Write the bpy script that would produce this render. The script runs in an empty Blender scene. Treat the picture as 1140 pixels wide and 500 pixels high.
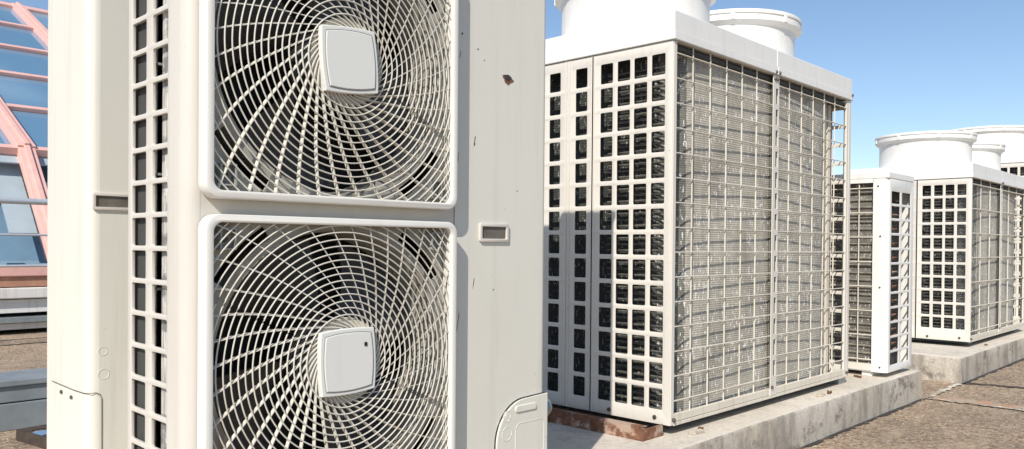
import bpy, bmesh, math, random
from math import sin, cos, pi, radians, sqrt, atan2, exp
random.seed(7)
SC = bpy.context.scene
COL = SC.collection

# ------------------------------------------------------------------ helpers
class MB:
    """collects geometry, then links it as one mesh object"""
    def __init__(s): s.v = []; s.f = []
    def add(s, vs, fs, fn=None):
        n = len(s.v)
        s.v += [fn(*p) if fn else tuple(p) for p in vs]
        s.f += [tuple(i + n for i in f) for f in fs]
        return s
    def box(s, x0, x1, y0, y1, z0, z1, fn=None):
        vs = [(x, y, z) for x in (x0, x1) for y in (y0, y1) for z in (z0, z1)]
        return s.add(vs, [(0,1,3,2),(4,6,7,5),(0,4,5,1),(2,3,7,6),(0,2,6,4),(1,5,7,3)], fn)
    def tube(s, pts, r, n=8, closed=False, fn=None, cap=True):
        pts = [tuple(map(float, p)) for p in pts]; m = len(pts); vs = []
        for i, p in enumerate(pts):
            a = pts[(i-1) % m] if (closed or i > 0) else p
            b = pts[(i+1) % m] if (closed or i < m-1) else p
            t = [b[k]-a[k] for k in range(3)]; L = sqrt(sum(c*c for c in t)) or 1; t = [c/L for c in t]
            h = (0,0,1) if abs(t[2]) < .9 else (1,0,0)
            u = (t[1]*h[2]-t[2]*h[1], t[2]*h[0]-t[0]*h[2], t[0]*h[1]-t[1]*h[0]); L = sqrt(sum(c*c for c in u)); u = [c/L for c in u]
            w = (t[1]*u[2]-t[2]*u[1], t[2]*u[0]-t[0]*u[2], t[0]*u[1]-t[1]*u[0])
            for j in range(n):
                q = 2*pi*j/n
                vs.append(tuple(p[k]+r*(cos(q)*u[k]+sin(q)*w[k]) for k in range(3)))
        fs = []
        for i in range(m if closed else m-1):
            i2 = (i+1) % m
            for j in range(n): fs.append((i*n+j, i*n+(j+1) % n, i2*n+(j+1) % n, i2*n+j))
        if cap and not closed:
            fs.append(tuple(range(n))); fs.append(tuple(range((m-1)*n, m*n))[::-1])
        return s.add(vs, fs, fn)
    def lathe(s, prof, n=64, cx=0, cy=0, cz=0, fn=None):
        vs = []; fs = []; m = len(prof)
        for i in range(n):
            a = 2*pi*i/n
            for r, z in prof: vs.append((cx+r*cos(a), cy+r*sin(a), cz+z))
        for i in range(n):
            k = (i+1) % n
            for j in range(m-1): fs.append((i*m+j, k*m+j, k*m+j+1, i*m+j+1))
        return s.add(vs, fs, fn)
    def lathe_y(s, prof, n=64, cx=0, cy=0, cz=0, fn=None):   # axis along y: (r, y)
        vs = []; fs = []; m = len(prof)
        for i in range(n):
            a = 2*pi*i/n
            for r, y in prof: vs.append((cx+r*cos(a), cy+y, cz+r*sin(a)))
        for i in range(n):
            k = (i+1) % n
            for j in range(m-1): fs.append((i*m+j, k*m+j, k*m+j+1, i*m+j+1))
        return s.add(vs, fs, fn)
    def build(s, name, mat, parent=None, bevel=0, smooth=False, seg=2, sub=None):
        me = bpy.data.meshes.new(name); me.from_pydata(s.v, [], s.f); me.update()
        bm = bmesh.new(); bm.from_mesh(me)
        bmesh.ops.recalc_face_normals(bm, faces=bm.faces); bm.to_mesh(me); bm.free()
        if smooth:
            me.polygons.foreach_set('use_smooth', [True]*len(me.polygons))
            me.set_sharp_from_angle(angle=radians(38))
        me.materials.append(mat)
        o = bpy.data.objects.new(name, me); COL.objects.link(o)
        if parent: o.parent = parent
        if bevel:
            b = o.modifiers.new('Bevel', 'BEVEL'); b.width = bevel; b.segments = seg; b.limit_method = 'ANGLE'; b.angle_limit = radians(50)
            b.harden_normals = True if smooth else False
        return o

def rrect(cx, cz, w, h, r, n=4):
    r = min(r, w/2-1e-5, h/2-1e-5); P = []
    for (sx, sz, a0) in ((1,1,0),(-1,1,90),(-1,-1,180),(1,-1,270)):
        for k in range(n+1):
            a = radians(a0+90*k/n); P.append((cx+sx*(w/2-r)+r*cos(a), cz+sz*(h/2-r)+r*sin(a)))
    return P

def plate(loops, thick, bev=0.0):
    """flat sheet in (a, b) with holes; returns verts (a, b, t) with t in -thick/2..thick/2"""
    cu = bpy.data.curves.new('tmp', 'CURVE'); cu.dimensions = '2D'; cu.fill_mode = 'BOTH'
    cu.extrude = thick/2-bev; cu.bevel_depth = bev; cu.bevel_resolution = 1; cu.offset = -bev
    for L in loops:
        sp = cu.splines.new('POLY'); sp.points.add(len(L)-1); sp.use_cyclic_u = True
        for i, (a, b) in enumerate(L): sp.points[i].co = (a, b, 0, 1)
    o = bpy.data.objects.new('tmp', cu); COL.objects.link(o)
    dg = bpy.context.evaluated_depsgraph_get()
    me = bpy.data.meshes.new_from_object(o.evaluated_get(dg))
    bm = bmesh.new(); bm.from_mesh(me); bmesh.ops.remove_doubles(bm, verts=bm.verts, dist=1e-6); bm.to_mesh(me); bm.free()
    V = [tuple(v.co) for v in me.vertices]; Fc = [tuple(p.vertices) for p in me.polygons]
    bpy.data.objects.remove(o); bpy.data.curves.remove(cu); bpy.data.meshes.remove(me)
    return V, Fc

def thing(name, label, cat, loc, group=None, rz=0):
    o = bpy.data.objects.new(name, None); COL.objects.link(o); o.empty_display_size = .2
    o.location = loc; o.rotation_euler = (0, 0, rz); o['label'] = label; o['category'] = cat
    if group: o['group'] = group
    return o
def tag(o, label, cat, group=None):
    o['label'] = label; o['category'] = cat
    if group: o['group'] = group
    return o
def struct(o): o['kind'] = 'structure'; return o

# ------------------------------------------------------------------ materials
class NT:
    def __init__(s, name):
        s.m = bpy.data.materials.new(name); s.m.use_nodes = True; s.t = s.m.node_tree
        s.b = s.t.nodes['Principled BSDF']; s.tc = s.t.nodes.new('ShaderNodeTexCoord')
    def n(s, kind, **kw):
        o = s.t.nodes.new(kind)
        for k, v in kw.items(): setattr(o, k, v)
        return o
    def l(s, a, b): s.t.links.new(a, b)
    def map(s, sc=(1,1,1), src='Object', loc=(0,0,0)):
        m = s.n('ShaderNodeMapping'); m.inputs['Scale'].default_value = sc; m.inputs['Location'].default_value = loc
        s.l(s.tc.outputs[src], m.inputs['Vector']); return m.outputs['Vector']
    def noise(s, scale, vec, detail=4, rough=.55, dist=0):
        o = s.n('ShaderNodeTexNoise'); o.inputs['Scale'].default_value = scale; o.inputs['Detail'].default_value = detail
        o.inputs['Roughness'].default_value = rough; o.inputs['Distortion'].default_value = dist; s.l(vec, o.inputs['Vector']); return o.outputs['Fac']
    def ramp(s, fac, stops):
        o = s.n('ShaderNodeValToRGB'); e = o.color_ramp.elements
        while len(e) < len(stops): e.new(.5)
        for i, (p, c) in enumerate(stops):
            e[i].position = p; e[i].color = (*c, 1) if isinstance(c, tuple) else (c, c, c, 1)
        s.l(fac, o.inputs['Fac']); return o.outputs['Color']
    def mix(s, fac, a, b, mode='MIX'):
        o = s.n('ShaderNodeMix', data_type='RGBA', blend_type=mode)
        for i, v in ((0, fac), (6, a), (7, b)):
            if isinstance(v, (int, float)): o.inputs[i].default_value = v
            elif isinstance(v, tuple): o.inputs[i].default_value = (*v, 1)
            else: s.l(v, o.inputs[i])
        return o.outputs[2]
    def bump(s, h, st=.2, d=.002):
        o = s.n('ShaderNodeBump'); o.inputs['Strength'].default_value = st; o.inputs['Distance'].default_value = d
        s.l(h, o.inputs['Height']); s.l(o.outputs['Normal'], s.b.inputs['Normal'])
    def set(s, **kw):
        for k, v in kw.items():
            i = s.b.inputs[k]
            if isinstance(v, (int, float)): i.default_value = v
            elif isinstance(v, tuple): i.default_value = (*v, 1)
            else: s.l(v, i)
        return s.m

def paint(name, col, rough=.42, dirt=(.42,.36,.28), amt=.25, specks=True, warp=.0):
    N = NT(name); o = N.map()
    big = N.noise(1.7, o, 5, .6)
    c = N.mix(N.ramp(big, [(.35, 0.0), (.75, .22)]), col, tuple(k*.86 for k in col))
    st = N.noise(1.0, N.map((22, 22, 1.1)), 5, .62)                      # rain streaks running down
    c = N.mix(N.ramp(st, [(.52, 0.0), (.86, amt*1.3)]), c, dirt)
    bl = N.noise(1.0, N.map((3.1, 3.1, 2.2), loc=(7,2,5)), 7, .7)
    c = N.mix(N.ramp(bl, [(.52, 0.0), (.75, amt*.9)]), c, tuple((p+q)/2 for p, q in zip(col, dirt)))
    if specks:
        sp = N.noise(46, o, 2, .5)
        c = N.mix(N.ramp(sp, [(.765, 0.0), (.80, .7)]), c, (.10,.075,.05))
        sp2 = N.noise(15, N.map((1.6, 1.6, .8), loc=(3,1,7)), 6, .72)
        c = N.mix(N.ramp(sp2, [(.735, 0.0), (.79, .6)]), c, (.16,.13,.10))
    fine = N.noise(240, o, 2, .5)
    N.bump(N.mix(.5, fine, N.noise(6, o, 2, .5)), .10, .0015)
    return N.set(**{'Base Color': c, 'Roughness': N.ramp(big, [(.3, rough-.05), (.8, rough+.16)])})

M = {}
M['cream'] = paint('cream_enamel', (.61,.575,.515))
M['service'] = paint('service_panel_enamel', (.70,.68,.60), amt=.22)
M['grille'] = paint('grille_plastic', (.76,.74,.68), .38, specks=False, amt=.15)
M['hub'] = paint('hub_plastic', (.72,.72,.68), .45, amt=.1)
M['ivory'] = paint('ivory_enamel', (.67,.635,.57), amt=.3)
M['white'] = paint('white_enamel', (.78,.77,.735), .42, amt=.22, specks=False)
M['wire'] = paint('wire_coating', (.68,.63,.53), .5, dirt=(.30,.20,.12), amt=.55, specks=False)
M['rail'] = paint('rail_enamel', (.66,.66,.64), .45, amt=.4)
M['whitebeam'] = paint('white_beam', (.74,.73,.70), .5, amt=.6)

def simple(name, col, rough=.5, metal=0, nz=.2, sc=20):
    N = NT(name); f = N.noise(sc, N.map(), 4, .6)
    c = N.mix(N.ramp(f, [(.35, 0.0), (.7, 1.0)]), col, tuple(k*(1-nz) for k in col))
    N.bump(f, .15, .002)
    return N.set(**{'Base Color': c, 'Roughness': rough, 'Metallic': metal})
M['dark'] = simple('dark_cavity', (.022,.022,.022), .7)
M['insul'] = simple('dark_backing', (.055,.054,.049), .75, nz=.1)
M['fan'] = simple('black_fan_plastic', (.030,.031,.033), .4)
M['screw'] = simple('screw_metal', (.17,.14,.12), .45, .6, .6, 300)
M['tube'] = simple('tube_metal', (.20,.19,.16), .42, .4, .6, 30)
M['tube_light'] = simple('pale_tube_metal', (.42,.39,.33), .4, .5, .5, 40)
M['silver'] = simple('silver_tube', (.62,.60,.56), .28, .8, .35, 40)
M['cable'] = simple('dark_cable', (.04,.045,.045), .6)
M['pink'] = simple('pink_frame_paint', (.78,.46,.40), .5, 0, .12, 9)
M['pinkrust'] = simple('rust_pink_sill', (.50,.26,.17), .7, 0, .35, 7)
M['steel'] = simple('galvanised_steel', (.34,.38,.40), .38, .45, .2, 14)
M['railing'] = simple('railing_steel', (.56,.60,.64), .35, .3, .15, 14)
M['panelgrey'] = simple('pale_blind', (.70,.70,.68), .6, 0, .12, 3)
M['kerbmetal'] = simple('grey_duct_metal', (.27,.31,.33), .5, .1, .25, 6)
M['slot'] = simple('black_gap', (.015,.015,.015), .8)

def rust():
    N = NT('rusty_steel'); o = N.map()
    a = N.noise(9, o, 8, .7); b = N.noise(30, o, 5, .7)
    c = N.mix(N.ramp(b, [(.35, 0.0), (.65, 1.0)]), (.12,.048,.025), (.25,.115,.065))
    c = N.mix(N.ramp(a, [(.50, 0.0), (.56, .85)]), c, (.44,.33,.26))
    N.bump(a, .6, .004); return N.set(**{'Base Color': c, 'Roughness': .8})
M['rust'] = rust()

def coil(name, base, dark, flecks=.8, per=.0235, metal=.0):
    N = NT(name); o = N.map()
    w = N.n('ShaderNodeTexWave', wave_type='BANDS', bands_direction='Z'); w.inputs['Scale'].default_value = 1/per/ (10/ (2*pi)) * 1.0
    w.inputs['Distortion'].default_value = 1.2; w.inputs['Detail'].default_value = 3; w.inputs['Detail Scale'].default_value = 3
    N.l(o, w.inputs['Vector'])
    c = N.mix(w.outputs['Fac'], tuple(k*.86 for k in base), base)
    big = N.noise(5, N.map((1, 1, .5)), 5, .65)
    c = N.mix(N.ramp(big, [(.42, 0.0), (.68, .8)]), c, dark)
    hz = N.noise(1.0, N.map((5, 5, 130)), 3, .6)
    c = N.mix(N.ramp(hz, [(.45, 0.0), (.75, .5)]), c, dark)
    vs = N.noise(1.0, N.map((70, 70, 6)), 4, .65)
    c = N.mix(N.ramp(vs, [(.48, 0.0), (.68, .5)]), c, dark)
    fl = N.noise(1.0, N.map((95, 95, 34), loc=(4, 2, 9)), 3, .6)
    msk = N.noise(3.5, N.map((1, 1, 1), loc=(9, 9, 2)), 3, .6)
    f = N.mix(1.0, N.ramp(fl, [(.60, 0.0), (.64, flecks)]), N.ramp(msk, [(.36, 0.0), (.46, 1.0)]), 'MULTIPLY')
    c = N.mix(f, c, (.88,.88,.85))
    N.bump(w.outputs['Fac'], .35, .004)
    return N.set(**{'Base Color': c, 'Roughness': .6, 'Metallic': metal})
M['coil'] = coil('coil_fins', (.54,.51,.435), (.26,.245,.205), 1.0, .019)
M['coil_dark'] = coil('shade_dark_coil_fins', (.055,.058,.052), (.02,.024,.022), .35)  # near-black copy of the coil: unlit interior put into its colour
M['coil_shade'] = coil('shaded_coil_fins', (.21,.205,.175), (.08,.08,.07), .8, .019)  # darker copy of the coil, shade painted in for its rounded corner
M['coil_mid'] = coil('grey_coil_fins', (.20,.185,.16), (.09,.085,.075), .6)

def concrete(name, a, b, stain, hor=False):
    N = NT(name); o = N.map()
    n1 = N.noise(2.2, o, 8, .65); n2 = N.noise(60, o, 5, .7); n3 = N.noise(1.0, N.map((9, 9, 2.2)), 7, .7)
    c = N.mix(N.ramp(n1, [(.35, 0.0), (.7, 1.0)]), a, b)
    if not hor:
        c = N.mix(N.ramp(n3, [(.46, 0.0), (.62, .8)]), c, stain)
        n4 = N.noise(1.0, N.map((16, 16, 5), loc=(5,5,5)), 7, .75)
        c = N.mix(N.ramp(n4, [(.60, 0.0), (.68, .6)]), c, (.62,.60,.54))
        n5 = N.noise(4.5, N.map((1, 1, 1.4), loc=(1,7,3)), 8, .8)
        c = N.mix(N.ramp(n5, [(.54, 0.0), (.64, .85)]), c, (.13,.115,.095))
    else:
        n5 = N.noise(7, N.map((1, 1, 1), loc=(2,7,3)), 8, .8)
        c = N.mix(N.ramp(n5, [(.53, 0.0), (.70, .6)]), c, stain)
    c = N.mix(N.ramp(n2, [(.3, .28), (.6, 0.0)]), c, (.14,.12,.10))
    N.bump(N.mix(.5, n2, n1), .7, .010)
    return N.set(**{'Base Color': c, 'Roughness': .9})
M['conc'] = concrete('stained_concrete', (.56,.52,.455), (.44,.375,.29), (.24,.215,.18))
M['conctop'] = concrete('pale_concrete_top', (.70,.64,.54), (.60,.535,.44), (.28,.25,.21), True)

def ground_mat():
    N = NT('exposed_aggregate'); o = N.map()
    v = N.n('ShaderNodeTexVoronoi'); v.inputs['Scale'].default_value = 62; N.l(o, v.inputs['Vector'])
    hs = N.n('ShaderNodeSeparateColor'); N.l(v.outputs['Color'], hs.inputs[0])
    c = N.ramp(hs.outputs[0], [(0.0, (.26,.18,.115)), (.35, (.52,.36,.23)), (.7, (.66,.48,.31)), (1.0, (.84,.68,.49))])
    g = N.noise(140, o, 4, .7)
    c = N.mix(N.ramp(g, [(.42, .75), (.56, 0.0)]), c, (.07,.055,.04))
    g3 = N.noise(38, N.map((1,1,1), loc=(3,3,3)), 5, .75)
    c = N.mix(N.ramp(g3, [(.36, .6), (.50, 0.0)]), c, (.10,.08,.06)); c = N.mix(N.ramp(g3, [(.56, 0.0), (.70, .55)]), c, (.66,.56,.43))
    big = N.noise(.8, o, 6, .65, .4)
    c = N.mix(N.ramp(big, [(.40, 0.0), (.68, .55)]), c, (.12,.105,.09))
    m2 = N.noise(3.4, N.map((1, 1.6, 1), loc=(4,4,4)), 6, .7)
    c = N.mix(N.ramp(m2, [(.50, 0.0), (.70, .5)]), c, (.52,.41,.29))
    m3 = N.noise(1.6, N.map((.6, 2.2, 1), loc=(8,1,4)), 7, .75)
    c = N.mix(N.ramp(m3, [(.60, 0.0), (.72, .55)]), c, (.09,.08,.075))
    N.bump(N.mix(.5, v.outputs['Distance'], g), 1.0, .010)
    return N.set(**{'Base Color': c, 'Roughness': .92})
M['ground'] = ground_mat()

def sealant(name, a, b, thr):
    N = NT(name); o = N.map(); f = N.noise(9, o, 7, .75)
    c = N.ramp(f, [(thr-.03, a), (thr+.03, b)])
    return N.set(**{'Base Color': c, 'Roughness': .85})
M['seal_w'] = sealant('white_sealant', (.66,.62,.53), (.34,.27,.19), .50)
M['seal_o'] = sealant('orange_sealant', (.46,.26,.16), (.42,.33,.24), .50)
M['seal_d'] = sealant('black_joint', (.045,.04,.035), (.14,.11,.09), .56)

def glass():
    N = NT('roof_glass'); 
    f = N.noise(.35, N.map((1, 1, 1)), 3, .5)
    c = N.ramp(f, [(.4, (.13,.26,.39)), (.65, (.23,.37,.49))])
    return N.set(**{'Base Color': c, 'Roughness': .06, 'Metallic': 0.0, 'IOR': 1.75, 'Specular IOR Level': .8})
M['glass'] = glass()
def clear_glass():
    N = NT('clear_glass'); t = N.t
    tr = N.n('ShaderNodeBsdfTransparent'); tr.inputs[0].default_value = (.80,.88,.93,1)
    gl = N.n('ShaderNodeBsdfGlossy'); gl.inputs['Roughness'].default_value = .03
    fr = N.n('ShaderNodeValue'); fr.outputs[0].default_value = .10
    mx = N.n('ShaderNodeMixShader'); N.l(fr.outputs[0], mx.inputs[0]); N.l(tr.outputs[0], mx.inputs[1]); N.l(gl.outputs[0], mx.inputs[2])
    N.l(mx.outputs[0], t.nodes['Material Output'].inputs['Surface']); t.nodes.remove(N.b); return N.m
M['clear'] = clear_glass()
M['bluefloor'] = simple('blue_interior', (.30,.42,.52), .5, 0, .2, 2)
M['leaf'] = simple('dry_leaf', (.17,.075,.035), .8, 0, .5, 30)
M['paleleaf'] = simple('pale_flake', (.55,.48,.38), .8, 0, .3, 30)

# ------------------------------------------------------------------ twin fan condenser (side-discharge)
W, D, H = 1.052, .29, 1.768
def fan_condenser(loc, label, mirror=False):
    D = .355 if mirror else .29
    root = thing('twin_fan_condenser', label, 'air conditioner', loc, 'tall twin fan condensers')
    f = (lambda u, v, z: (W-u, v, z)) if mirror else None
    fp = (lambda a, b, t: (W-a, t, b)) if mirror else (lambda a, b, t: (a, t, b))     # plate lying in the front plane
    cream = M['cream']; uc = .3487; fz = (.46, 1.124); R = .296
    # cabinet: front sheet with the two round openings, rounded corner, back, lid edge
    body = MB()
    loops = [[(.03,0),(.697,0),(.697,H),(.03,H)]] + [[(uc+R*cos(2*pi*k/72), z+R*sin(2*pi*k/72)) for k in range(72)] for z in fz]
    for z in fz:                                                          # curved air slots round each opening
        for a0 in (45, 135, 225, 315):
            aa = [radians(a0-13+26*k/10) for k in range(11)]
            loops.append([(uc+.318*cos(a), z+.318*sin(a)) for a in aa]+[(uc+.348*cos(a), z+.348*sin(a)) for a in aa[::-1]])
    V, Fc = plate(loops, .002)
    body.add([(a, b, t+.001) for a, b, t in V], Fc, fp)
    arc = [(.03-.03*cos(radians(90*k/8)), .03-.03*sin(radians(90*k/8))) for k in range(9)][::-1]
    arc = [(u-.0006, v) for u, v in arc] + [(-.0006, .076)]
    arc = [(max(u, -.0006), v) for u, v in arc]
    n = len(arc); body.add([(u, v, z) for z in (0, H) for u, v in arc], [(i, i+1, n+i+1, n+i) for i in range(n-1)], f)
    body.box(.02, W-.004, D-.006, D, 0, H, f)
    body.box(W-.008, W-.004, .04, D, 0, H, f)
    body.box(.012, W-.01, .03, D-.01, -.002, .03, f)
    for z in fz:                                                          # bell mouth behind each opening
        prof = [(R, .001), (R-.004, .006), (R-.008, .02), (R-.009, .10), (R-.009, .125)]
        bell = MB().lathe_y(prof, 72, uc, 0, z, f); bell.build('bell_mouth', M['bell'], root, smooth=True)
    body.build('cabinet', cream, root, smooth=True)
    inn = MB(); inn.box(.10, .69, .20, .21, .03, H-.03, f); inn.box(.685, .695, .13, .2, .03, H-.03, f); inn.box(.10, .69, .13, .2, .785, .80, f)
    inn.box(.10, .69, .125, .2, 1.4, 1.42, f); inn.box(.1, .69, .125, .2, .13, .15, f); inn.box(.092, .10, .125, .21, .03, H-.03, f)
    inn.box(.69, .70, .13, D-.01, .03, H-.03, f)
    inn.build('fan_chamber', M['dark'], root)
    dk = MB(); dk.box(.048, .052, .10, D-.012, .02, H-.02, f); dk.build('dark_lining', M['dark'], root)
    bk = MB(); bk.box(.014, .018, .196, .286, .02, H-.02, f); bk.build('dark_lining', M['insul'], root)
    # lid
    ld = MB(); ld.box(-.006, W+.006, -.008, D+.006, H, H+.035, f); ld.build('lid', cream, root, .008, True)
    if not mirror:
        rh = MB(); rh.box(.32, W-.02, D-.004, D+.10, 0, H, f); rh.build('added_shadow_box', cream, root, .004)  # unseen box added so the shadow on the next unit reaches farther
    # feet
    for u in (.16, .86):
        b = MB(); b.box(u-.05, u+.05, -.03, D+.03, -.04, -.002, f); b.build('foot', M['steel'], root, .003)
    # service panel + rounded outer corner
    sv = MB(); rr = .034 if mirror else .016
    V, Fc = plate([[(.699, 0), (W-rr, 0), (W-rr, H-.001), (.699, H-.001)]], .003)
    sv.add([(a, b, t-.0005) for a, b, t in V], Fc, fp)
    arc = [(W-rr+rr*sin(radians(90*k/6)), rr-rr*cos(radians(90*k/6))-.002) for k in range(7)] + [(W, D-.002)]
    n = len(arc); sv.add([(u, v, z) for z in (0, H-.001) for u, v in arc], [(i, i+1, n+i+1, n+i) for i in range(n-1)], f)
    if mirror:                                                            # plain painted end of the unit, with a fold near its rear edge
        sv.box(W-.001, W+.0018, D-.045, D-.004, .0, H-.001, f)
    svo = sv.build('service_panel', M['service'], root, smooth=True)
    if not mirror:
        chip = MB(); P = []
        for k, r in enumerate([1,.75,.9,.6,.95,1.15,.8,.55,.7,.85,1.1,.7,.85]):
            a = 2*pi*k/13; P.append((.889+.024*r*cos(a), 1.172+.0135*r*sin(a)+(.006 if k == 3 else 0)))
        V, Fc = plate([P], .0012); chip.add([(a, b, t-.0022) for a, b, t in V], Fc, fp)
        chip.build('rust_patch', M['rust'], svo)
        chip = MB(); P = [(.889+(x-.889)*.62-.002, 1.177+(z-1.172)*.6) for x, z in P]
        V, Fc = plate([P], .0012); chip.add([(a, b, t-.0034) for a, b, t in V], Fc, fp); chip.build('bare_metal_patch', M['cable'], svo)
        for (u, z, w, h) in ((.7665,.62,.0016,.016),(.768,1.0,.0018,.008),(.7672,.985,.002,.004),(.712,.52,.0012,.03),(.708,.94,.001,.02),(.79,.74,.004,.003),(.776,1.235,.004,.002),(.765,.985,.0012,.012),
                             (.80,1.21,.003,.0015),(.93,.87,.0025,.0025),(.72,1.265,.003,.004),(.714,1.21,.0012,.012),(.84,.60,.003,.002)):
            P = [(u+w*(random.uniform(.5,1.2))*cos(a)+.15*h*sin(a), z+h*random.uniform(.7,1.1)*sin(a)) for a in [2*pi*k/8 for k in range(8)]]
            V, Fc = plate([P], .0008); chip = MB(); chip.add([(a, b, t-.0020) for a, b, t in V], Fc, fp); chip.build('paint_chip', M['screw'], svo)
    # recessed handle
    if mirror: hu0, hu1, hz0, hz1 = W-.137, W-.013, .812, .862
    else: hu0, hu1, hz0, hz1 = .784, .893, .728, .778
    cu_, cz_ = (hu0+hu1)/2, (hz0+hz1)/2
    V, Fc = plate([rrect(cu_, cz_, hu1-hu0, hz1-hz0, .006), rrect(cu_, cz_, hu1-hu0-.018, hz1-hz0-.018, .003)], .008, .0015)
    h = MB(); h.add([(a, b, t-.0045) for a, b, t in V], Fc, fp); ho = h.build('handle', cream, svo, smooth=True)
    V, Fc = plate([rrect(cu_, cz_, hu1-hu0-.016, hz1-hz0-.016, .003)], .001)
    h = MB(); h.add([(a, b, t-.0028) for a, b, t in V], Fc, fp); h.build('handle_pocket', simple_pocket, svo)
    # lower corner cover with raised knock-outs
    if not mirror:
        u0, zt = .851, .291
        L = [(u0+.105-.105*cos(radians(90*k/10)), zt-.105+.105*sin(radians(90*k/10))-.012*(1-k/10)) for k in range(11)]
        L = [(u0, .0)] + L + [(W+.004, zt+.004), (W+.004, 0)]
        V, Fc = plate([L], .006, .001); c = MB(); c.add([(a, b, t-.007) for a, b, t in V], Fc, fp)
        c.box(W+.0005, W+.004, -.002, .16, 0, zt, f)
        V, Fc = plate([rrect(.963, .266, .085, .018, .007)], .005, .0015); c.add([(a, b, t-.0115) for a, b, t in V], Fc, fp)
        co = c.build('corner_cover', M['service'], root)
        for (u, z, r) in ((.889, .251, .0145), (.889, .203, .0185)):
            g = MB(); g.tube([(u+r*cos(a), -.0102, z+r*sin(a)) for a in [2*pi*k/28 for k in range(28)]], .0010, 6, True, f); g.build('knockout', M['service'], co, smooth=True)
        g = MB(); g.tube([(a, -.0102, b) for a, b in rrect(.982, .10, .118, .25, .02, 6)], .0010, 6, True, f); g.build('pressed_panel', M['service'], co, smooth=True)
        sd = MB(); sd.tube([(u0-.002, -.0025, 0), *[(a-.0015, -.0025, b+.0015) for a, b in L[1:-2]], (W, -.0025, zt+.005)], .0016, 6, False, f)
        sd.build('cover_gap', M['slot'], co)
    else:
        zt = .288
        sd = MB(); sx = W+.0025
        sd.tube([(sx, .30, zt-.004), (sx, .10, zt-.006), (sx, .02, zt-.004), (W-.008, -.0012, zt-.004), (W-.025, -.003, zt-.004), (W-.036, -.003, zt-.010), (W-.041, -.003, zt-.022), (W-.042, -.003, 0)], .0011, 6, False, f)
        co = sd.build('cover_gap', M['screw'], root)
        for (u, z, r) in ((W-.030-.014, .403, .0125), (W-.032-.014, .336, .0150)):
            g = MB(); g.tube([(u+r*cos(a), -.0022, z+r*sin(a)) for a in [2*pi*k/28 for k in range(28)]], .0009, 6, True, f); g.build('knockout', M['service'], root, smooth=True)
        for (v, z) in ((.21, .262), (.12, .258), (.21, .04), (.21, 1.6)):
            s = MB(); s.lathe_y([(0, 0), (.006, 0), (.006, .003), (.002, .005), (0, .005)], 10)
            s2 = MB(); s2.add([(W+.002+y, v+x, z+zz) for x, y, zz in s.v], s.f, f); s2.build('screw', M['screw'], root, smooth=True)
    # side grille: sheet with two columns of windows, in plane u = 0
    pitch = .0697; holes = []
    nz = 24
    for k in range(nz):
        zc = .115 + pitch*k
        for (v0, v1) in ((.083, .158), (.191, .265)): holes.append(rrect((v0+v1)/2, zc, v1-v0, pitch-.0105, .005, 3))
    V, Fc = plate([[(.05, 0), (.288, 0), (.288, H), (.05, H)]]+holes, .007, .001)
    s = MB(); s.add([(t+.0036, a, b) for a, b, t in V], Fc, f); so = s.build('side_grille', cream, root, smooth=True)
    # coil edge and tubes seen through the side windows
    t = MB(); t.box(.030, .047, .098, .158, .03, H-.03, f); t.build('coil', M['coil_mid'], root)
    t = MB(); cpt = [(.050, .158), (.026, .157), (.017, .150), (.013, .138), (.012, .122), (.014, .100)]; n = len(cpt)
    t.add([(u, v, z) for z in (.03, H-.03) for u, v in cpt], [(i, i+1, n+i+1, n+i) for i in range(n-1)], f); t.build('coil_edge', M['silverfin'], root, smooth=True)
    t = MB()
    t.tube([(.018, .186, .05), (.020, .188, .9), (.017, .186, H-.05)], .0035, 8, False, f)
    for z in (.14, .35, .62, .86, 1.09, 1.33, 1.56): t.box(.012, .04, .158, .190, z, z+.005, f)
    t.build('pipe', M['silver'], root, smooth=True)
    # fans and guards
    for gi, z in enumerate(fz):
        fo = MB()
        fo.lathe_y([(0, .045), (.055, .045), (.075, .055), (.085, .085), (.085, .17)], 32, uc, 0, z, f)
        ph = [20, 55][gi]
        for b in range(4):
            a0 = radians(ph+90*b); vs = []; nn = 12
            for i in range(nn+1):
                r = .07+(.275-.07)*i/nn
                for j in range(9):
                    w = radians(30+22*(i/nn)); a = a0+w*(j/8-.5)*1.3+.35*(i/nn)
                    vs.append((uc+r*cos(a), .10+.055*(j/8-.5)*(1.2-.3*i/nn)-.01*sin(pi*j/8), z+r*sin(a)))
            fo.add(vs, [(i*9+j, i*9+j+1, (i+1)*9+j+1, (i+1)*9+j) for i in range(nn) for j in range(8)], f)
        fo.build('fan', M['fan'], root, smooth=True)
        loops = [rrect(uc, z, .62, .60, .02, 4), [(uc+(R-.001)*cos(2*pi*k/72), z+(R-.001)*sin(2*pi*k/72)) for k in range(72)]]
        for a0 in (45, 135, 225, 315):
            aa = [radians(a0-13+26*k/10) for k in range(11)]; loops.append([(uc+.318*cos(a), z+.318*sin(a)) for a in aa]+[(uc+.348*cos(a), z+.348*sin(a)) for a in aa[::-1]])
        V, Fc = plate(loops, .001); op = MB(); op.add([(a, b, tt-.0015) for a, b, tt in V], Fc, fp); op.build('painted_shade_plate', M['bell'], root)  # added dark sheet: paints in the shade behind the guard
        g = MB(); half = .3255; inn_h = .3085
        V, Fc = plate([rrect(uc, z, 2*half, 2*half-.018, .030, 8), rrect(uc, z, 2*inn_h, 2*inn_h-.016, .020, 8)], .038, .0035)
        g.add([(a, b, tt-.0215) for a, b, tt in V], Fc, fp)
        go = g.build('fan_grille', M['grille'], root, smooth=True); g = MB()
        hx, hz = inn_h+.004, inn_h-.006
        dome = lambda r: -.030-.012*max(0, 1-(r/.31)**2)
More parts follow.
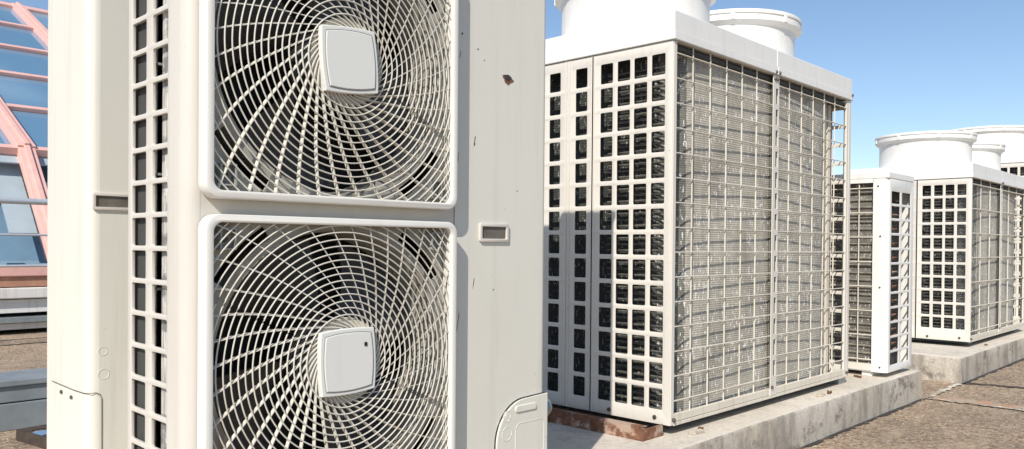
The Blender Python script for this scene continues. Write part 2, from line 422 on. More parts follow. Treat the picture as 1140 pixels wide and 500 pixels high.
        def inside(u, zz): return abs(u-uc) < hx and abs(zz-z) < hz and not (abs(u-uc) > hx-.02 and abs(zz-z) > hz-.02 and (abs(u-uc)-hx+.02)**2+(abs(zz-z)-hz+.02)**2 > .0004)
        r = .103; NS = 144
        while r < .425:
            run = []; allp = [(uc+r*cos(2*pi*k/NS), dome(r)+.0004, z+r*sin(2*pi*k/NS)) for k in range(NS)]
            ins = [inside(p[0], p[2]) for p in allp]
            if all(ins): g.tube(allp, .0017, 6, True, f)
            elif any(ins):
                st = next(k for k in range(NS) if not ins[k])
                for k in range(st, st+NS+1):
                    if ins[k % NS] and k < st+NS: run.append(allp[k % NS])
                    else:
                        if len(run) > 1: g.tube(run, .0017, 6, False, f)
                        run = []
            r += .0152
        NR = 36
        for k in range(NR):
            a = 2*pi*k/NR; r = .074; pts = []
            while r < .44:
                p = (uc+r*cos(a), z+r*sin(a))
                if not inside(*p): break
                pts.append((p[0], p[1], r)); 
                ta = .42+1.5*exp(-(r-.074)/.034); dr = .006; a += dr*ta/r; r += dr
            vs = []; m = len(pts)
            for i, (u, zz, rr_) in enumerate(pts):
                q = pts[min(i+1, m-1)]; p0 = pts[max(i-1, 0)]; dx, dz = q[0]-p0[0], q[1]-p0[1]; L = sqrt(dx*dx+dz*dz); nx, nzv = -dz/L, dx/L
                y0 = dome(rr_)+.0006; y1 = y0+.0068; hw = .0010; tx, tz = -(zz-z)/rr_, (u-uc)/rr_; tl = -.0026; bx, bz = tx*tl, tz*tl
                vs += [(u+nx*hw, y0, zz+nzv*hw), (u-nx*hw, y0, zz-nzv*hw), (u-nx*hw+bx, y1, zz-nzv*hw+bz), (u+nx*hw+bx, y1, zz+nzv*hw+bz)]
            fs = []
            for i in range(m-1):
                for j in range(4): fs.append((i*4+j, i*4+(j+1) % 4, (i+1)*4+(j+1) % 4, (i+1)*4+j))
            g.add(vs, fs, f)
        g.lathe_y([(.0, -.0345), (.094, -.0345), (.096, -.032), (.096, -.022), (0, -.022)], 40, uc, 0, z, f)
        g.build('guard_wires', M['guard'], go, smooth=True)
        # screw pockets in the corners
        for sx in (-1, 1):
            for sz in (-1, 1):
                cu2, cz2 = uc+sx*.272, z+sz*.268
                p = MB(); V, Fc = plate([rrect(cu2, cz2, .034, .044, .003), rrect(cu2, cz2, .028, .038, .002)], .024, 0)
                p.add([(a_, b_, tt-.014) for a_, b_, tt in V], Fc, fp); 
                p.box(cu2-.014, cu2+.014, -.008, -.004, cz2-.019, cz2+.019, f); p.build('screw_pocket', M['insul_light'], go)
                p = MB(); p.lathe_y([(0, -.012), (.006, -.012), (.007, -.009), (.007, -.004)], 10, cu2, 0, cz2, f); p.build('screw', M['screw'], go)
        # hub cover
        rot = radians([1.5, 5][gi])*(-1 if mirror else 1)
        def hubloop(hs, bulge, cr):
            P = []
            for s_ in range(4):
                for k in range(10):
                    tt = -1+2*k/10; a_, b_ = tt*hs, -(hs+bulge*(1-tt*tt))
                    th = s_*pi/2+rot; P.append((uc-.004+a_*cos(th)-b_*sin(th), z+a_*sin(th)+b_*cos(th)))
            return P
        hc = MB()
        for (lp, y0, y1) in ((hubloop(.0690, .004, 0), -.052, -.036),):
            V, Fc = plate([lp], y1-y0, .002); hc.add([(a_, b_, tt+(y0+y1)/2) for a_, b_, tt in V], Fc, fp)
        V, Fc = plate([hubloop(.0585, .005, 0)], .004, .0015); hc.add([(a_, b_, tt-.0528) for a_, b_, tt in V], Fc, fp)
        hc.build('hub_cover', M['hub'], go)
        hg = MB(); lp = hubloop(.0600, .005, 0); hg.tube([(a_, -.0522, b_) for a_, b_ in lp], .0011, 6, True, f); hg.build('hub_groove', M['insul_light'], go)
        if gi == 0 and not mirror:
            bd = MB(); V, Fc = plate([rrect(uc+.038, z+.036, .007, .009, .0015)], .0015); bd.add([(a_, b_, tt-.0556) for a_, b_, tt in V], Fc, fp); bd.build('hub_mark', M['slot'], go)
    return root

M['guard'] = paint('guard_wire_plastic', (.64,.61,.53), .45, dirt=(.30,.22,.14), specks=False, amt=.5)
M['bell'] = paint('shaded_bell_enamel', (.36,.35,.31), .5, dirt=(.16,.085,.045), amt=.9)  # base darkened to carry shade inside the guard; streaks are rusty dirt
def silverfin():
    N = NT('silver_fins'); a = N.noise(1.0, N.map((170, 170, 9)), 5, .7); b = N.noise(1.0, N.map((12, 12, 26), loc=(3,3,1)), 4, .6)
    c = N.ramp(a, [(.32, (.16,.15,.135)), (.50, (.50,.47,.42)), (.68, (.86,.85,.82))]); c = N.mix(N.ramp(b, [(.50, 0.0), (.60, .8)]), c, (.13,.13,.125))
    N.bump(a, .6, .004); return N.set(**{'Base Color': c, 'Roughness': .35, 'Metallic': .0})
M['silverfin'] = silverfin()
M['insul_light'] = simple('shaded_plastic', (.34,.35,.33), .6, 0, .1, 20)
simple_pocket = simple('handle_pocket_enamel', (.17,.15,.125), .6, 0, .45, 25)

fa = fan_condenser((.675, 1.535, -.72), 'nearest cream condenser with two large spiral fan guards facing the viewer')
b = MB(); b.box(1.0, 1.0, 0, 0, 0, 0)
pv = MB()
pv.lathe([(0, -.03), (.02, -.026), (.03, -.01), (.031, .0), (.027, .014), (.016, .026), (0, .03)], 20, W+.035, .04, .245)
pv.tube([(W-.005, .04, .245), (W+.04, .04, .245)], .02, 14); pv.build('pipe_cap', M['steel'], fa, smooth=True)
pv = MB(); pv.tube([(W-.01, .10, .205), (W+.03, .10, .20), (W+.055, .11, .185), (W+.06, .14, .15), (W+.05, .19, .08), (W+.03, .23, -.03)], .024, 14)
pv.tube([(W+.018, .10, .203), (W+.034, .10, .198)], .034, 14)
pv.build('insulated_pipe', M['cable'], fa, smooth=True)
fan_condenser((.80, 2.465, -.72), 'cream condenser behind the nearest one, plain side and handle showing at left', True)

# ------------------------------------------------------------------ top-discharge condensers
def top_condenser(loc, label, s, Hb, rows, depth, duct_r, yduct, width=1.808, duct_x=None, rim_top=.29, ztop_row=.047, gp=(.128, .10), group='large rooftop condensers'):
    """local frame: x along the wire-guard face, y into the unit (the windowed sheet is x = 0), z up from the base"""
    root = thing('rooftop_condenser', label, 'air conditioner', loc, group)
    iv, wh = M['ivory'], M['white']
    pitch = .104*s if s > 1.02 else .104
    # windowed end sheets
    colsy = [.037, .124, .209, .298, .436, .589]
    step = .066*s
    cols = [(c-.002)*s for c in colsy]; cols += [depth-c-step for c in cols[:5] if depth-c-step > cols[-1]+.08]
    holes = []
    for k in range(rows):
        zc = Hb-ztop_row-.04*s-pitch*k
        for c in cols: holes.append(rrect(c+step/2, zc, step-.001, pitch-.0195, .006, 3))
    V, Fc = plate([[(0.0, 0), (depth, 0), (depth, Hb), (0.0, Hb)]]+holes, .0036, .0008)
    for x in (.0018, width-.0018):
        m = MB(); m.add([(t+x, a, b) for a, b, t in V], Fc)
        if x < 1:                                                        # folded ribs between the window columns
            for c in (cols[3]+step+.030, cols[4]+step+.028, cols[4]-.036, cols[5]-.04): 
                if c < depth-.05: m.box(-.004, .002, c, c+.012, .002, Hb-.004)
        m.build('side_grille', iv, root, smooth=True)
    # corner folds, bottom rails, posts
    m = MB(); m.box(.0036, .026, -.003, .002, 0, Hb); m.build('corner_post', iv, root, .001)
    m = MB(); m.box(width-.056, width-.030, -.003, .010, 0, Hb); m.box(width-.030, width-.002, -.005, -.001, 0, Hb); m.build('corner_post', iv, root, .001)
    m = MB(); m.box(.026, width-.056, -.002, .016, .012, .042); m.box(.026, width-.05, -.004, .03, -.004, .010); m.build('bottom_rail', M['wire'], root, .0015)
    m = MB(); m.box(.02, width-.02, depth-.01, depth-.002, .0, Hb); m.build('back_panel', iv, root)
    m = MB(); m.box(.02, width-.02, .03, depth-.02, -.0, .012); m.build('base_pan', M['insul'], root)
    xm = width/2-.02
    loops = [[(xm-.025, .01), (xm+.035, .01), (xm+.035, Hb), (xm-.025, Hb)]]
    k = 0
    while Hb-.1-k*.1 > .06:
        loops.append(rrect(xm+.014, Hb-.1-k*.1, .026, .074, .004, 2)); k += 1
    V, Fc = plate(loops, .004); m = MB(); m.add([(a, t-.004, b) for a, b, t in V], Fc);
    m.build('center_post', iv, root)
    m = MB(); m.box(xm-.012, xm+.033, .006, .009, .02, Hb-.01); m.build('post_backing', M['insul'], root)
    # wire guards
    for (xa, xb) in ((.026, xm-.026), (xm+.036, width-.058)):
        m = MB(); k = 0; n = max(1, round((xb-xa)/gp[0])); 
        for i in range(n):
            x = xa+i*(xb-xa)/n+ (.012 if i == 0 else .0)
            if x < xb: m.tube([(x, .009, .04), (x, .009, Hb)], .0034 if gp[0] < .2 else .0042, 6)
        z = Hb-.045
        while z > .06: m.tube([(xa-.004, .002, z), (xb+.004, .002, z)], .0031 if gp[0] < .2 else .0050, 6); z -= gp[1]
        m.build('wire_guard', M['wire'], root, smooth=True)
    # wrap-round coils
    z0, z1 = .02, Hb-.02
    def wall(path, mat, name, th=.03):
        m = MB(); n = len(path); m.add([(x, y, z) for z in (z0, z1) for x, y in path], [(i, i+1, n+i+1, n+i) for i in range(n-1)])
        return m.build(name, mat, root, smooth=True)
    R = .17; p1 = [(.085, depth-.1), (.085, .55), (.088, .115+R)] 
    cw = .15 if gp[0] < .2 else .36
    arcp = [(.062+cw*(1-cos(radians(90*k/12))), .038+.16*(1-sin(radians(90*k/12)))) for k in range(0, 13)]
    p1 = [(.075, depth-.1), (.070, .23), (.064, .20)] + arcp[:5]
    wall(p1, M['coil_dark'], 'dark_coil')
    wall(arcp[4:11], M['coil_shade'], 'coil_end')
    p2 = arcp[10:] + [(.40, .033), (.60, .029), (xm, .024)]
    wall(p2, M['coil'], 'coil')
    p3 = [(xm, .022), (xm+.30, .031), (xm+.5, .038), (width-.215, .047), (width-.190, .056), (width-.175, .08), (width-.172, .2), (width-.172, depth-.1)]
    wall(p3, M['coil'], 'coil')
    m = MB(); z = .05
    while z < Hb-.06:
        m.tube([(.046, cols[0]-.0, z), (.05, cols[1]+.0*s, z+.001), (.052, cols[3]+.03, z), (.050, cols[3]+.06, z)], .0050, 6); z += .026
    m.build('coil_tubes', M['tube'], root, smooth=True)
    m = MB(); m.box(width-.128, width-.098, .07, .085, .012, Hb-.01); m.build('inner_post', M['wire'], root)
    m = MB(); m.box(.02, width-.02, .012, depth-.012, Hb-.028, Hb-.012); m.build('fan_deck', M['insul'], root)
    # bolts
    for (x, y, z) in ((-.003, .018, Hb+.028), (-.003, .30, .022), (-.003, .07, .026), (-.003, depth-.06, .026)):
        m = MB(); m.lathe_y([(0, 0), (.007, 0), (.009, .003), (.009, .008)], 10); q = MB(); q.add([(x+yy-.004, y+xx, z+zz) for xx, yy, zz in m.v], m.f); q.build('bolt', M['screw'], root)
    for (x, z) in ((.020, .022), (width-.03, .022), (xm-.012, .05), (xm-.012, Hb-.02), (xm+.012, Hb-.02), (xm-.012, Hb+.012), (xm+.022, Hb+.012), (width-.012, Hb+.03)):
        m = MB(); m.lathe_y([(0, -.014), (.006, -.014), (.008, -.011), (.008, -.002)], 10, x, -.0 if z < Hb else -.006, z); m.build('bolt', M['screw'], root)
    # two lids with a lip, each with its duct
    capH = .12*s; lip = .04*s
    for i, (xa, xb) in enumerate(((-.009, xm+.004), (xm+.007, width+.006))):
        m = MB(); m.box(xa, xb, -.014, depth+.02, Hb+.002, Hb+lip); m.box(xa+(.006 if i == 0 else 0), xb-(.006 if i else 0), -.009, depth+.014, Hb+lip, Hb+capH)
        co = m.build('lid', wh, root, .004, True)
    xs = duct_x or (width*.25, width*.75)
    for x in xs:
        z = Hb+capH; r = duct_r; t = rim_top
        prof = [(r+.055, 0), (r+.03, .004), (r+.012, .015), (r+.003, .035), (r, .07), (r, t-.10), (r+.006, t-.075), (r+.026, t-.060), (r+.033, t-.054), (r+.033, t-.026), (r+.028, t-.025), (r+.028, t-.020),
                (r+.036, t-.019), (r+.038, t-.008), (r+.034, t), (r+.018, t), (r-.012, t-.03), (r-.018, .02), (r-.018, -.1)]
        m = MB(); m.lathe(prof, 96, x, yduct, z); m.lathe([(0, t-.14), (.09, t-.14), (.10, t-.20)], 24, x, yduct, z)
        d = m.build('fan_duct', wh, root, smooth=True)
        for a in (200, 245, 290, 335, 20, 65, 110, 155):
            c = MB(); a = radians(a+12); ca, sa = cos(a), sin(a)
            c.add([(x+(r+.032+p)*ca-q*sa, yduct+(r+.032+p)*sa+q*ca, z+t-.052+h) for p in (0, .007) for q in (-.011, .011) for h in (0, .034)], [(0,1,3,2),(4,6,7,5),(0,4,5,1),(2,3,7,6),(0,2,6,4),(1,5,7,3)])
            c.build('rim_clip', wh, d)
        g = MB()
        for k in range(1, 7): g.tube([(x+(r-.02)*k/6*cos(2*pi*j/48), yduct+(r-.02)*k/6*sin(2*pi*j/48), z+t-.05) for j in range(48)], .003, 6, True)
        for k in range(8): a = pi*k/8; g.tube([(x-(r-.016)*cos(a), yduct-(r-.016)*sin(a), z+t-.054), (x+(r-.016)*cos(a), yduct+(r-.016)*sin(a), z+t-.054)], .003, 6)
        g.build('duct_guard', M['rail'], d)
    return root

u2 = top_condenser((2.736, 1.761, -.718), 'big condenser beside the nearest one, wire guarded coil and half shaded side', 1.0, 1.540, 14, 1.02, .352, .509)
top_condenser((6.86, 1.735, -.716), 'lower white condenser on the far plinth, two round ducts on its lid', .965, 1.263, 11, .95, .350, .475, width=1.80, duct_x=(.46, 1.39), rim_top=.285, ztop_row=.05, gp=(.24, .19))
top_condenser((9.6, 1.87, -.72), 'farthest white condenser, its wide duct rising above the one in front', 1.08, 1.617, 14, 1.10, .44, .53, width=2.0, duct_x=(.50, 1.49), rim_top=.285, gp=(.24, .19))

# ------------------------------------------------------------------ small slim condenser on the end of the near plinth
def slim():
    root = thing('slim_condenser', 'small flat topped condenser standing between the two big ducted ones', 'air conditioner', (4.872, 1.662, -.73))
    Ws, Ds, Hs = .43, .95, 1.145
    cr, wh = M['white'], M['white']
    pitch = .0865; holes = []
    for k in range(12):
        for (a, b) in ((.050, .192), (.226, .376)): holes.append(rrect((a+b)/2, Hs-.115-pitch*k, b-a, pitch-.0145, .006, 3))
    V, Fc = plate([[(.03, 0), (Ws, 0), (Ws, Hs), (.03, Hs)]]+holes, .003, .0006)
    m = MB(); m.add([(a, t+.0015, b) for a, b, t in V], Fc)
    arc = [(.03-.03*sin(radians(90*k/8)), .03-.03*cos(radians(90*k/8))) for k in range(9)] + [(0, .085)]
    n = len(arc); m.add([(u, v, z) for z in (0, Hs) for u, v in arc], [(i, i+1, n+i+1, n+i) for i in range(n-1)])
    m.box(0, .02, .085, .088, 0, Hs); m.box(Ws-.004, Ws, .01, Ds, 0, Hs); m.box(.0, Ws-.01, Ds-.006, Ds, 0, Hs)
    m.box(.005, Ws-.005, .01, Ds-.006, 0, .012)
    m.build('cabinet', cr, root, smooth=True)
    m = MB(); m.box(-.003, Ws+.003, -.003, Ds+.01, Hs-.004, Hs+.03); m.box(-.002, .003, .09, Ds, Hs-.03, Hs-.004); m.build('lid', M['white'], root, .008, True)
    m = MB(); m.box(.0, .02, .088, Ds-.01, .006, .045); m.build('bottom_rail', M['ivory'], root)
    m = MB(); m.box(.045, .06, .09, Ds-.02, .02, Hs-.02); m.build('coil', M['coil_mid'], root)
    m = MB(); z = .06
    while z < Hs-.06: m.tube([(.040, .10, z), (.040, Ds-.03, z+.002)], .0065, 6); z += .0435
    m.build('coil_tubes', M['tube_light'], root, smooth=True)
    m = MB(); z = Hs-.06
    while z > .05: m.tube([(.006, .088, z), (.006, Ds-.01, z)], .0036, 6); z -= .145
    y = .088
    while y < Ds-.02: m.tube([(.012, y, .04), (.012, y, Hs-.02)], .0036, 6); y += .085
    m.build('wire_guard', M['wire'], root, smooth=True)
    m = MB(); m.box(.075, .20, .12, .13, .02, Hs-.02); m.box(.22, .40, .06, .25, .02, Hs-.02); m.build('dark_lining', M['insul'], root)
    m = MB()
    for k in range(12): m.tube([(.215, .035, .12+.0865*k), (.30, .035, .125+.0865*k), (.318, .04, .14+.0865*k), (.30, .045, .155+.0865*k), (.215, .045, .155+.0865*k)], .006, 6)
    m.build('pipe', M['rust'], root, smooth=True)
    for y in (.12, .78):
        m = MB(); m.box(.02, Ws-.03, y-.03, y+.03, -.03, -.001); m.build('foot', M['rail'], root, .003)
    for (x, y, z) in ((-.003, .04, .03), (-.003, .06, Hs-.05), (-.003, .045, .5), (-.003, .045, .8)):
        m = MB(); m.lathe_y([(0, 0), (.005, 0), (.006, .004)], 10); q = MB(); q.add([(x+yy, y+xx, z+zz) for xx, yy, zz in m.v], m.f); q.build('bolt', M['screw'], root)
    return root
slim()

# ------------------------------------------------------------------ plinths, ground, joints
def slab(name, label, x0, x1, y0, y1, z0=-.955, z1=-.76):
    bm = bmesh.new(); nx = max(2, int((x1-x0)/.09)); ny = max(2, int((y1-y0)/.12)); rnd = random.Random(int(x0*100)+5)
    m = MB(); vs = []; 
    # perimeter ring with slightly worn edges, fine enough to read as cast concrete
    per = [(x0+(x1-x0)*i/nx, y0) for i in range(nx)]+[(x1, y0+(y1-y0)*i/ny) for i in range(ny)]+[(x1-(x1-x0)*i/nx, y1) for i in range(nx)]+[(x0, y1-(y1-y0)*i/ny) for i in range(ny)]
    cx, cy = (x0+x1)/2, (y0+y1)/2
    def inn(p, d):
        x = min(max(p[0], x0+d), x1-d); y = min(max(p[1], y0+d), y1-d); return x, y
    off = [[rnd.uniform(-.003, .003) for _ in per] for _ in range(4)]
    off = [[(o[i-1]+o[i]+o[(i+1) % len(o)])/2 for i in range(len(o))] for o in off]
    rings = []
    for (d, z, k) in ((-.002, z0, 0), (0.0, (z0+z1)/2, 1), (.002, z1-.014, 2), (.006, z1-.004, 3), (.014, z1, 0), (.10, z1, None)):
        ring = []
        for i, p in enumerate(per):
            o = off[k][i] if k is not None else 0
            q = inn(p, d+o*1.2) if d+o > 0 else p
            if d <= 0 or True:
                x, y = p; sx = -1 if p[0] >= x1-1e-6 else (1 if p[0] <= x0+1e-6 else 0); sy = -1 if p[1] >= y1-1e-6 else (1 if p[1] <= y0+1e-6 else 0)
                q = (x+sx*(d+o), y+sy*(d+o))
            if d == .10: q = inn(p, .10)
            ring.append((q[0], q[1], z+(o*.4 if k in (3, 0) and z > -.8 else 0)))
        rings.append(ring)
    n = len(per); V = [p for r in rings for p in r]; F = []
    for r in range(len(rings)-1):
        for i in range(n): F.append((r*n+i, r*n+(i+1) % n, (r+1)*n+(i+1) % n, (r+1)*n+i))
    F.append(tuple((len(rings)-1)*n+i for i in range(n)))
    m.add(V, F); o = m.build(name, M['conc'], None, smooth=True)
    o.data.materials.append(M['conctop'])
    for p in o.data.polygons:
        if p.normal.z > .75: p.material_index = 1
    return tag(o, label, 'plinth', 'concrete plinths')
slab('concrete_plinth', 'stained concrete plinth carrying the big condenser and the slim one', 2.06, 5.385, 1.625, 3.2)
slab('concrete_plinth', 'concrete plinth under the far white condensers, its weathered corner showing', 6.18, 14.0, 1.61, 3.3)
slab('concrete_plinth', 'concrete plinth under the nearest twin fan condenser', -.1, 2.05, 1.40, 3.0)

bm = bmesh.new(); bmesh.ops.create_grid(bm, x_segments=2, y_segments=2, size=400)
me = bpy.data.meshes.new('ground'); bm.to_mesh(me); bm.free(); me.materials.append(M['ground'])
g = bpy.data.objects.new('ground', me); g.location = (0, 0, -.94); COL.objects.link(g); struct(g)

def joint(name, pts, w, mat, z):
    rnd = random.Random(len(pts)+int(w*1000)); P = []
    for (a, b) in zip(pts, pts[1:]):
        L = sqrt((b[0]-a[0])**2+(b[1]-a[1])**2); n = max(2, int(L/.025))
        for k in range(n): P.append((a[0]+(b[0]-a[0])*k/n, a[1]+(b[1]-a[1])*k/n, (b[0]-a[0])/L, (b[1]-a[1])/L))
    m = MB(); vs = []
    for (x, y, dx, dy) in P:
        wl, wr = w*rnd.uniform(.3, .75), w*rnd.uniform(.3, .75); j = w*rnd.uniform(-.25, .25)
        vs += [(x-dy*(wl+j), y+dx*(wl+j), z), (x+dy*(wr-j), y-dx*(wr-j), z)]
    m.add(vs, [(2*i, 2*i+1, 2*i+3, 2*i+2) for i in range(len(P)-1)])
    return struct(m.build(name, mat))
gz = -.94
joint('ground_joint', [(5.46, 1.60), (5.49, .9), (5.60, -.6), (5.7, -4)], .13, M['seal_o'], gz+.004)
joint('ground_joint', [(5.395, 1.61), (5.405, .9), (5.48, -.6), (5.6, -4)], .034, M['seal_w'], gz+.008)
joint('ground_joint', [(5.43, 1.600), (6.16, 1.612)], .032, M['seal_w'], gz+.008)
joint('ground_joint', [(6.20, 1.60), (6.27, 1.45), (6.34, .9), (6.50, -.6), (6.6, -4)], .055, M['seal_d'], gz+.004)
joint('ground_joint', [(2.06, 1.612), (3.6, 1.618), (5.39, 1.612)], .034, M['seal_d'], gz+.004)
joint('ground_joint', [(6.17, 1.602), (9.0, 1.600), (14, 1.602)], .034, M['seal_d'], gz+.004)
joint('ground_joint', [(-8, 8.3), (8, 8.25)], .05, M['seal_d'], gz+.004)

gr = MB(); rg = random.Random(11)
for k in range(700):
    x = rg.uniform(1.5, 9.5); y = rg.uniform(-2.5, 1.57)
    if rg.random() < .18: x = rg.uniform(3.0, 7.5); y = 1.60-abs(rg.gauss(0, .07))
    if k > 620: x = rg.uniform(-1, 5); y = rg.uniform(5, 8.6)
    r = rg.uniform(.003, .008)*(1.5 if rg.random() < .06 else 1); a = rg.uniform(0, 6.3); vs = [(x, y, gz+r*.9)]
    for j in range(5): vs.append((x+r*rg.uniform(.7, 1.4)*cos(a+j*1.257), y+r*rg.uniform(.6, 1.1)*sin(a+j*1.257), gz-.001))
    gr.add(vs, [(0, 1+j, 1+(j+1) % 5) for j in range(5)])
go_ = gr.build('loose_grit', simple('pale_grit', (.40,.33,.25), .8, 0, .5, 3)); go_['kind'] = 'stuff'
# rusty bearer under the big condenser
def bearer(loc, label, L=.98):
    m = MB(); m.box(0, .145, 0, L, 0, .004); m.box(0, .004, .0, L, .004, .054); m.box(0, .03, 0, L, .054, .058)
    m.box(.004, .140, 0, .004, .004, .048)
    o = m.build('steel_bearer', M['rust'], None, .0012); o.location = loc; return tag(o, label, 'steel beam', 'rusty steel bearers')
bearer((2.588, 1.786, -.760), 'rusty steel bearer under the shaded side of the big condenser')
for (x, y, z0, z1, w, d, lab) in ((3.0, 1.80, 0,0,0,0,''),): pass
def pad(x, y, label, dx=.09, dy=.8, z1=-.7195):
    m = MB(); m.box(0, dx, 0, dy, 0, z1+.759); o = m.build('steel_bearer', M['steel'], None, .002); o.location = (x, y, -.759); return tag(o, label, 'steel beam', 'grey steel bearers')
pad(3.60, 1.86, 'grey bearer in the shadow under the middle of the big condenser'); pad(4.46, 1.775, 'grey bearer under the far end of the big condenser')
pad(7.1, 1.80, 'grey bearer under the near end of the lower white condenser', z1=-.7175); pad(8.5, 1.80, 'grey bearer under the far end of the lower white condenser', z1=-.7175)
pad(9.8, 2.0, 'grey bearer under the farthest condenser', z1=-.7215)

# dry leaves and flakes on the plinth
def leaf(x, y, z, s, rz, mat, label):
    m = MB(); n = 12; top = []
    for k in range(n):
        a = 2*pi*k/n; r = s*(.55+.45*abs(cos(a)))*random.uniform(.8, 1.1); top.append((r*cos(a), .55*r*sin(a)))
    vs = [(0, 0, .006)]+[(a, b, .004+.010*random.random()) for a, b in top]+[(a, b, -.0+.001*random.random()) for a, b in top]
    fs = [(0, 1+k, 1+(k+1) % n) for k in range(n)]+[(1+k, 1+n+k, 1+n+(k+1) % n, 1+(k+1) % n) for k in range(n)]
    m.add(vs, fs); o = m.build('dry_leaf', mat); o.location = (x, y, z); o.rotation_euler = (0, 0, rz); return tag(o, label, 'leaf', 'dry leaves')
leaf(4.15, 1.70, -.759, .030, .3, M['leaf'], 'brown curled leaf on the plinth near its far end')
leaf(4.06, 1.705, -.759, .050, .1, M['paleleaf'], 'pale flat leaf beside the brown one on the plinth')
leaf(2.93, 1.735, -.759, .030, .5, M['leaf'], 'brown leaf at the near bottom corner of the big condenser')
leaf(2.86, 1.715, -.759, .045, -.2, M['paleleaf'], 'pale flake at the near bottom corner of the big condenser')
leaf(7.15, 1.69, -.759, .035, .2, M['leaf'], 'brown leaf on the far plinth under the lower white condenser')
leaf(4.80, 1.80, -.759, .035, .9, M['leaf'], 'brown leaf wedged under the slim condenser')

# ------------------------------------------------------------------ left background
# low grey metal duct across the ground
m = MB(); m.box(-6, 6.5, 4.52, 4.86, -.72, -.69); m.box(-6, 6.5, 4.535, 4.85, -.80, -.7201); m.box(-6, 6.5, 4.53, 4.86, -.94, -.806)
tag(m.build('cable_duct', M['kerbmetal'], None, .004), 'low grey metal duct running across the roof behind the condensers', 'duct')
m = MB()
for k in range(1): pass
rt = thing('slotted_channel', 'rusty blue slotted steel channel lying beside the grey duct', 'steel channel', (1.15, 4.30, -.95), rz=radians(-80))
m = MB(); loops = [[(0, -.06), (1.6, -.06), (1.6, .06), (0, .06)]]+[rrect(.10+.16*k, 0, .05, .07, .012, 3) for k in range(9)]
V, Fc = plate(loops, .006); m.add([(a, b, t+.06) for a, b, t in V], Fc); m.box(0, 1.6, -.066, -.060, 0, .063); m.box(0, 1.6, .060, .066, 0, .063); m.build('channel', simple('brown_steel', (.10,.075,.06), .6, .2, .5, 20), rt)
m = MB()
for k in range(9): m.box(.135+.16*k, .225+.16*k, -.055, .055, .0635, .067)
m.build('blue_plate', simple('blue_paint', (.22,.38,.58), .35, .1, .2, 12), rt)

# skylight building: 45 degree skirt and a long low-pitched roof, pink frames
sky = thing('skylight_roof', 'pink framed glass skylight roof behind the left condenser', 'skylight', (0, 9.2, -.94))
def P(x, y, z): return (x, y-9.2, z+.94)
def sbox(m, x0, x1, y0, y1, z0, z1): m.box(x0, x1, y0-9.2, y1-9.2, z0+.94, z1+.94)
XA, XB = -3.6, 9.0
m = MB(); sbox(m, XA, XB, 9.14, 9.40, -.578, -.470); m.build('coping', M['whitebeam'], sky, .01)
m = MB(); sbox(m, XA, XB, 9.20, 9.40, -.725, -.590); m.build('upstand', M['whitebeam'], sky, .004)
m = MB(); sbox(m, XA, XB, 9.12, 9.40, -.82, -.765); m.build('steel_beam', M['steel'], sky, .004)
m = MB(); sbox(m, XA, XB, 9.18, 9.40, -.89, -.828); m.build('lower_beam', M['rail'], sky, .004)
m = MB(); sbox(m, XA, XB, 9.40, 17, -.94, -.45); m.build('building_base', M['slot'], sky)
m = MB(); sbox(m, XA, XB, 9.19, 9.40, -.462, -.355); m.build('sill', M['pinkrust'], sky, .006)
m = MB(); sbox(m, XA, XB, 9.16, 9.34, -.355, -.24); m.build('bottom_rail', M['pink'], sky, .01)
def lower(t): return (9.26+t*(10.417-9.26), -.20+t*1.23)           # y, z along the skirt
def upper(t): return (10.417+t*6.6, 1.03+t*3.3)
def slab_on(m, x0, x1, fn, t0, t1, th, nrm):
    a, b = fn(t0), fn(t1); vs = []
    for x in (x0, x1):
        for (y, z) in (a, b):
            vs.append(P(x, y, z)); vs.append(P(x, y-nrm[0]*th, z-nrm[1]*th))
    m.add(vs, [(0,1,3,2),(4,6,7,5),(0,4,5,1),(2,3,7,6),(0,2,6,4),(1,5,7,3)])
nl = (-.728, .685); nu = (-.447, .894)
def raised(fn, nrm, up): return lambda t: (fn(t)[0]+nrm[0]*up, fn(t)[1]+nrm[1]*up)
rx = [-3.6+1.59*k-.03 for k in range(9)]; rx = [2.72+1.58*k for k in range(-4, 5)]
for x in rx:
    m = MB(); slab_on(m, x-.088, x+.088, raised(lower, nl, .07), -.02, 1.03, .10, nl); slab_on(m, x-.03, x+.03, raised(lower, nl, .10), -.02, 1.03, .031, nl); m.build('rafter', M['pink'], sky, .006)
    m = MB(); slab_on(m, x-.095, x+.095, raised(upper, nu, .09), -.005, 1.0, .12, nu); slab_on(m, x-.03, x+.03, raised(upper, nu, .12), -.005, 1.0, .031, nu); m.build('rafter', M['pink'], sky, .006)
ts = [0, .2, .4, .6, .8, 1.0]
for t in ts:
    wd = .0068 if t < 1 else .014
    m = MB(); slab_on(m, XA, XB, raised(upper, nu, .055), t-wd, t+wd, .09, nu); m.build('purlin', M['pink'], sky, .004)
for i in range(len(rx)-1):
    xa, xb = rx[i]+.1, rx[i+1]-.1
    for a, b in zip(ts, ts[1:]):
        m = MB(); slab_on(m, xa, xb, upper, a+.009, b-.009, .02, nu); m.build('glass_pane', M['glass'], sky)
    m = MB(); a, b = lower(0.0), lower(.98); m.add([P(xa, *a), P(xb, *a), P(xb, *b), P(xa, *b)], [(0, 1, 2, 3)]); m.build('clear_pane', M['clear'], sky)
